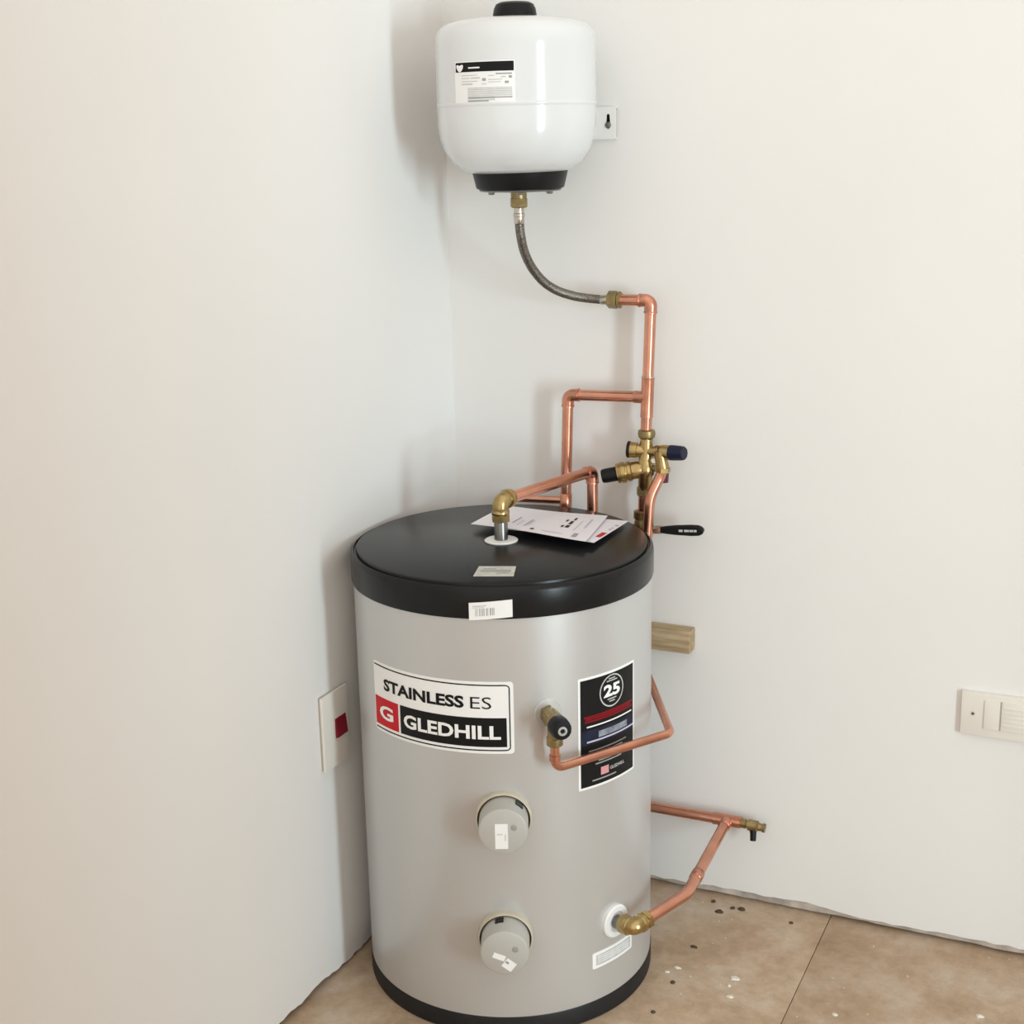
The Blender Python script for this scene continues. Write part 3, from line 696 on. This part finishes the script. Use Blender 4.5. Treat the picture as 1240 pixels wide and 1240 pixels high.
# smooth the chain (Catmull-Rom)
sm = []
for i in range(len(ch) - 1):
    p_0, p_1, p_2, p_3 = ch[max(i - 1, 0)], ch[i], ch[i + 1], ch[min(i + 2, len(ch) - 1)]
    for k in range(6):
        t_ = k / 6; sm.append(.5 * ((2 * p_1) + (p_2 - p_0) * t_ + (2 * p_0 - 5 * p_1 + 4 * p_2 - p_3) * t_**2 + (3 * p_1 - p_0 - 3 * p_2 + p_3) * t_**3))
sm.append(ch[-1])
MB().sweep(sm, .0088, 22).build('braid', 'braided_steel', fh, smooth=60)
en = sm[-1]; dn = (he - en).normalized()
MB().lathe([(.0090, -.006), (.0098, -.005), (.0098, .010), (.0085, .012)], en, dn, 22).build('ferrule', 'nickel', fh, smooth=40)
MB().lathe([(.0110, -.006), (.0165, -.004), (.0172, .0), (.0172, .014), (.0140, .016), (.0165, .017), (.0165, .022), (.0120, .024)], he - dn * .010, (1, 0, 0), 6).build('compression_nut', 'dull_brass', fh, smooth=30)

# ================================================================== TIMBER BLOCK ON THE WALL
tb = MB().bevel_box(((.20 + .537) / 2, -.019, .5735), (.337, .0375, .047), .0018).build('timber_batten', 'weathered_timber', origin=(.40, 0, .55), smooth=30)
tag(tb, 'short rough timber batten fixed to the back wall behind the cylinder', 'timber')

# ================================================================== ISOLATOR SWITCH ON THE LEFT WALL
SY0, SY1, SZ0, SZ1 = -.5850, -.4960, .4310, .5790
syc, szc = (SY0 + SY1) / 2, (SZ0 + SZ1) / 2
sw = thing('isolator_switch', 'tall white switch plate with red rocker on the left wall beside the cylinder', 'switch', (0, syc, SZ0))
MB().bevel_box((.0025, syc, szc), (.0045, SY1 - SY0 - .004, SZ1 - SZ0 - .004), .001).build('back_frame', 'cream_groove', sw, smooth=40)
MB().bevel_box((.0075, syc, szc), (.0060, SY1 - SY0, SZ1 - SZ0), .0022).build('front_plate', 'cream_plastic', sw, smooth=40)
ra, rb, rc, rd = -.5455, -.5075, .4855, .5245
MB().raw([(.0100, ra, rc), (.0100, rb, rc), (.0100, rb, rd), (.0100, ra, rd), (.0160, ra + .002, rc + .002), (.0160, rb - .002, rc + .002), (.0125, rb - .002, rd - .002), (.0125, ra + .002, rd - .002)],
    [(4, 5, 6, 7), (0, 1, 5, 4), (1, 2, 6, 5), (2, 3, 7, 6), (3, 0, 4, 7)]).build('rocker', 'red_rocker', sw, smooth=0)

# ================================================================== WALL PLATE ON THE BACK WALL
so = thing('socket_plate', 'cream double plate with small dark screw low on the back wall', 'socket', (1.14, 0, .4537))
sx0, sz0 = 1.067, .4537
pl = MB().bevel_box((sx0 + .073, -.0055, sz0 + .043), (.146, .011, .086), .0022).build('plate', 'cream_plastic', so, smooth=40)
scw = B_(1178, 864, -.011)
MB().lathe([(.0042, 0), (.0042, .0006), (0, .0003)], (scw.x, -.0108, scw.z), (0, -1, 0), 20).build('screw', 'cream_groove', so)
MB().lathe([(.0020, 0), (.0020, .0011), (0, .0011)], (scw.x, -.0108, scw.z), (0, -1, 0), 12).build('screw_slot', 'black_plastic', so)
zA, zB = .471, .5275
MB().bevel_box(((1.1095 + 1.1375) / 2, -.0118, (zA + zB) / 2), (.028, .004, zB - zA), .0010).build('blank_module', 'cream_plastic', so, smooth=40)
MB().box((1.1392, -.0112, (zA + zB) / 2), (.0030, .0010, zB - zA + .002)).build('module_gap', 'cream_groove', so)
gm = MB().bevel_box((1.1405 + .0265, -.0118, (zA + zB) / 2), (.053, .004, zB - zA), .0010).build('louvre_module', 'cream_plastic', so, smooth=40)
for k in range(5):
    MB().bevel_box((1.1405 + .0265, -.0142, zA + .012 + k * .0085), (.046, .0018, .0040), .0006).build('louvre', 'cream_plastic', gm, smooth=40)

# ================================================================== LEAFLETS ON THE LID
def sheet(name, label, quad_px, zs, sag, m='paper'):
    q = [on_level(u, v, z) for (u, v), z in zip(quad_px, zs)]
    def S(u, v, h=0.):
        p = bil(q, u, v); p.z += sag * math.sin(math.pi * u) * (1 - v) + .0012 * math.sin(5 * u + 2 * v) + h
        p.z = max(p.z, ZT + .0012 + h); return p
    nu, nv = 18, 10; vs = []; fs = []
    for h in (.0003, -.0003):
        for i in range(nv + 1):
            for k in range(nu + 1): vs.append(S(k / nu, i / nv, h))
    off = (nu + 1) * (nv + 1)
    for i in range(nv):
        for k in range(nu):
            a = i * (nu + 1) + k; b = a + nu + 1
            fs += [(a, a + 1, b + 1, b), (off + a, off + b, off + b + 1, off + a + 1)]
    ring = [k for k in range(nu + 1)] + [i * (nu + 1) + nu for i in range(1, nv + 1)] + [nv * (nu + 1) + k for k in range(nu - 1, -1, -1)] + [i * (nu + 1) for i in range(nv - 1, 0, -1)]
    for i in range(len(ring)): a, b = ring[i], ring[(i + 1) % len(ring)]; fs.append((a, off + a, off + b, b))
    o = MB().raw(vs, fs).build(name, m, origin=q[0], smooth=50)
    tag(o, label, 'paper'); return o, S
def bars(o, S, name, m, rects):
    mb = MB()
    for (u0, u1, v0, v1) in rects:
        n = 6; vs = []; fs = []
        for k in range(n + 1):
            u = u0 + (u1 - u0) * k / n; vs += [S(u, v0, .0007), S(u, v1, .0007)]
        for k in range(n): fs.append((2 * k, 2 * k + 2, 2 * k + 3, 2 * k + 1))
        mb.raw(vs, fs)
    return mb.build(name, m, o, smooth=0)
under, S2 = sheet('leaflet', 'lower printed leaflet on the black lid, its red-marked corner showing from under another', [(600, 640), (719, 656.5), (761, 631.5), (640, 618)], (.862, .868, .858, .857), .002)
bars(under, S2, 'red_mark', 'red_print', [(.935, .985, .22, .42)])
bars(under, S2, 'printed_line', 'paper_print', [(.95, .975, .55, .58), (.955, .975, .62, .65), (.95, .98, .74, .77)])
ontop, S1 = sheet('leaflet', 'upper printed leaflet lying curled on the black lid behind the outlet stub', [(570, 634.5), (709, 655), (736, 625), (612, 613)], (.864, .874, .861, .861), .001)
bars(ontop, S1, 'printed_line', 'paper_print', [(.30, .31, .25, .55), (.42, .43, .20, .5), (.445, .45, .22, .48)])
bars(ontop, S1, 'bold_print', 'black_print', [(.70, .72, .38, .46), (.69, .71, .62, .70), (.735, .77, .38, .48), (.735, .765, .52, .66), (.745, .765, .70, .80), (.50, .53, .10, .16)])
bars(ontop, S1, 'grey_block', 'grey_print', [(.86, .90, .08, .22), (.83, .835, .3, .7)])
bars(ontop, S1, 'lilac_lines', 'lilac_print', [(.36, .37, .18, .42), (.89, .91, .45, .8), (.60, .78, .12, .14)])

# ================================================================== CRUMBS ON THE FLOOR
def crumb(u, v, rx_, ry_, hz_, m, name, label, group):
    p = on_level(u, v, 0); p.z = 0; rnd = random.Random(int(u * 7 + v)); n = 9; vs = []; fs = []
    prof = [(1.0, 0.0), (.92, .45), (.55, .9)]
    rr = [rnd.uniform(.75, 1.15) for _ in range(n)]
    for (f, h) in prof:
        for k in range(n):
            a = 2 * math.pi * k / n; vs.append(p + Vector((rx_ * f * rr[k] * math.cos(a), ry_ * f * rr[k] * math.sin(a), hz_ * h * rnd.uniform(.85, 1.1) - .0008 * (h == 0))))
    for i in range(2):
        for k in range(n): k2 = (k + 1) % n; fs.append((i * n + k, i * n + k2, (i + 1) * n + k2, (i + 1) * n + k))
    fs.append(tuple(2 * n + k for k in range(n)))
    o = MB().raw(vs, fs).build(name, m, origin=p, smooth=0); tag(o, label, 'debris', group)
P_, D_ = 'pale plaster crumbs on the floor', 'dark dirt crumbs on the floor'
for (u, v, a, b, lb) in ((890, 1185, .0105, .0075, 'largest pale plaster crumb on the floor between cylinder and board joint'),
        (884, 1207, .0075, .006, 'middle-sized pale plaster crumb beside the largest crumb on the floor'),
        (883, 1194, .0045, .004, 'tiny pale plaster crumb between the two biggest crumbs on the floor'),
        (820, 1172, .008, .004, 'longer of two thin pale flakes on the floor close to the base ring'),
        (808, 1177, .006, .004, 'shorter of two thin pale flakes on the floor close to the base ring'),
        (1187, 1231, .0085, .006, 'lone pale plaster crumb on the board beyond the floor joint'),
        (1011, 1229, .0055, .005, 'small pale plaster crumb lying right beside the floor board joint')):
    crumb(u, v, a, b, .003, 'plaster_bits', 'plaster_crumb', lb, P_)
for (u, v, a, b, lb) in ((864, 1092, .006, .006, 'dark crumb closest to the wall foot in the cluster under the drain cock'), (871, 1104, .009, .009, 'broad dark crumb lying closest to the cylinder side in the cluster under the drain cock'),
        (887, 1100, .005, .006, 'smallest dark crumb, between two broad ones, under the drain cock'), (898, 1101, .009, .008, 'broad dark crumb lying farthest from the cylinder in the cluster under the drain cock'),
        (840, 1147, .009, .005, 'flat dark crumb on the floor near the bend of the cold feed pipe'),
        (958, 1118, .005, .004, 'small dark crumb on the floor beside the foot of the back wall'),
        (815, 1190, .005, .005, 'small dark crumb on the floor just past the thin pale flakes'),
        (791, 1226, .005, .004, 'small dark crumb on the floor almost touching the black base ring')):
    crumb(u, v, a, b, .004, 'dark_bits', 'dirt_crumb', lb, D_)
gr = MB(); rnd = random.Random(21)
for _ in range(110):
    x, y = rnd.uniform(.45, 1.6), -abs(rnd.gauss(0, .35)); s_ = rnd.uniform(.0005, .0013)
    if (x - CX)**2 + (y - CY_)**2 < .29**2 or y < -1.4: continue
    gr.box((x, y, s_ * .5), (s_ * 2, s_ * 1.6, s_), Matrix.Rotation(rnd.uniform(0, 3), 3, 'Z'))
g = gr.build('floor_grit', 'plaster_bits', smooth=0); g['kind'] = 'stuff'; tag(g, 'fine pale grit and plaster dust scattered over the floor', 'grit')
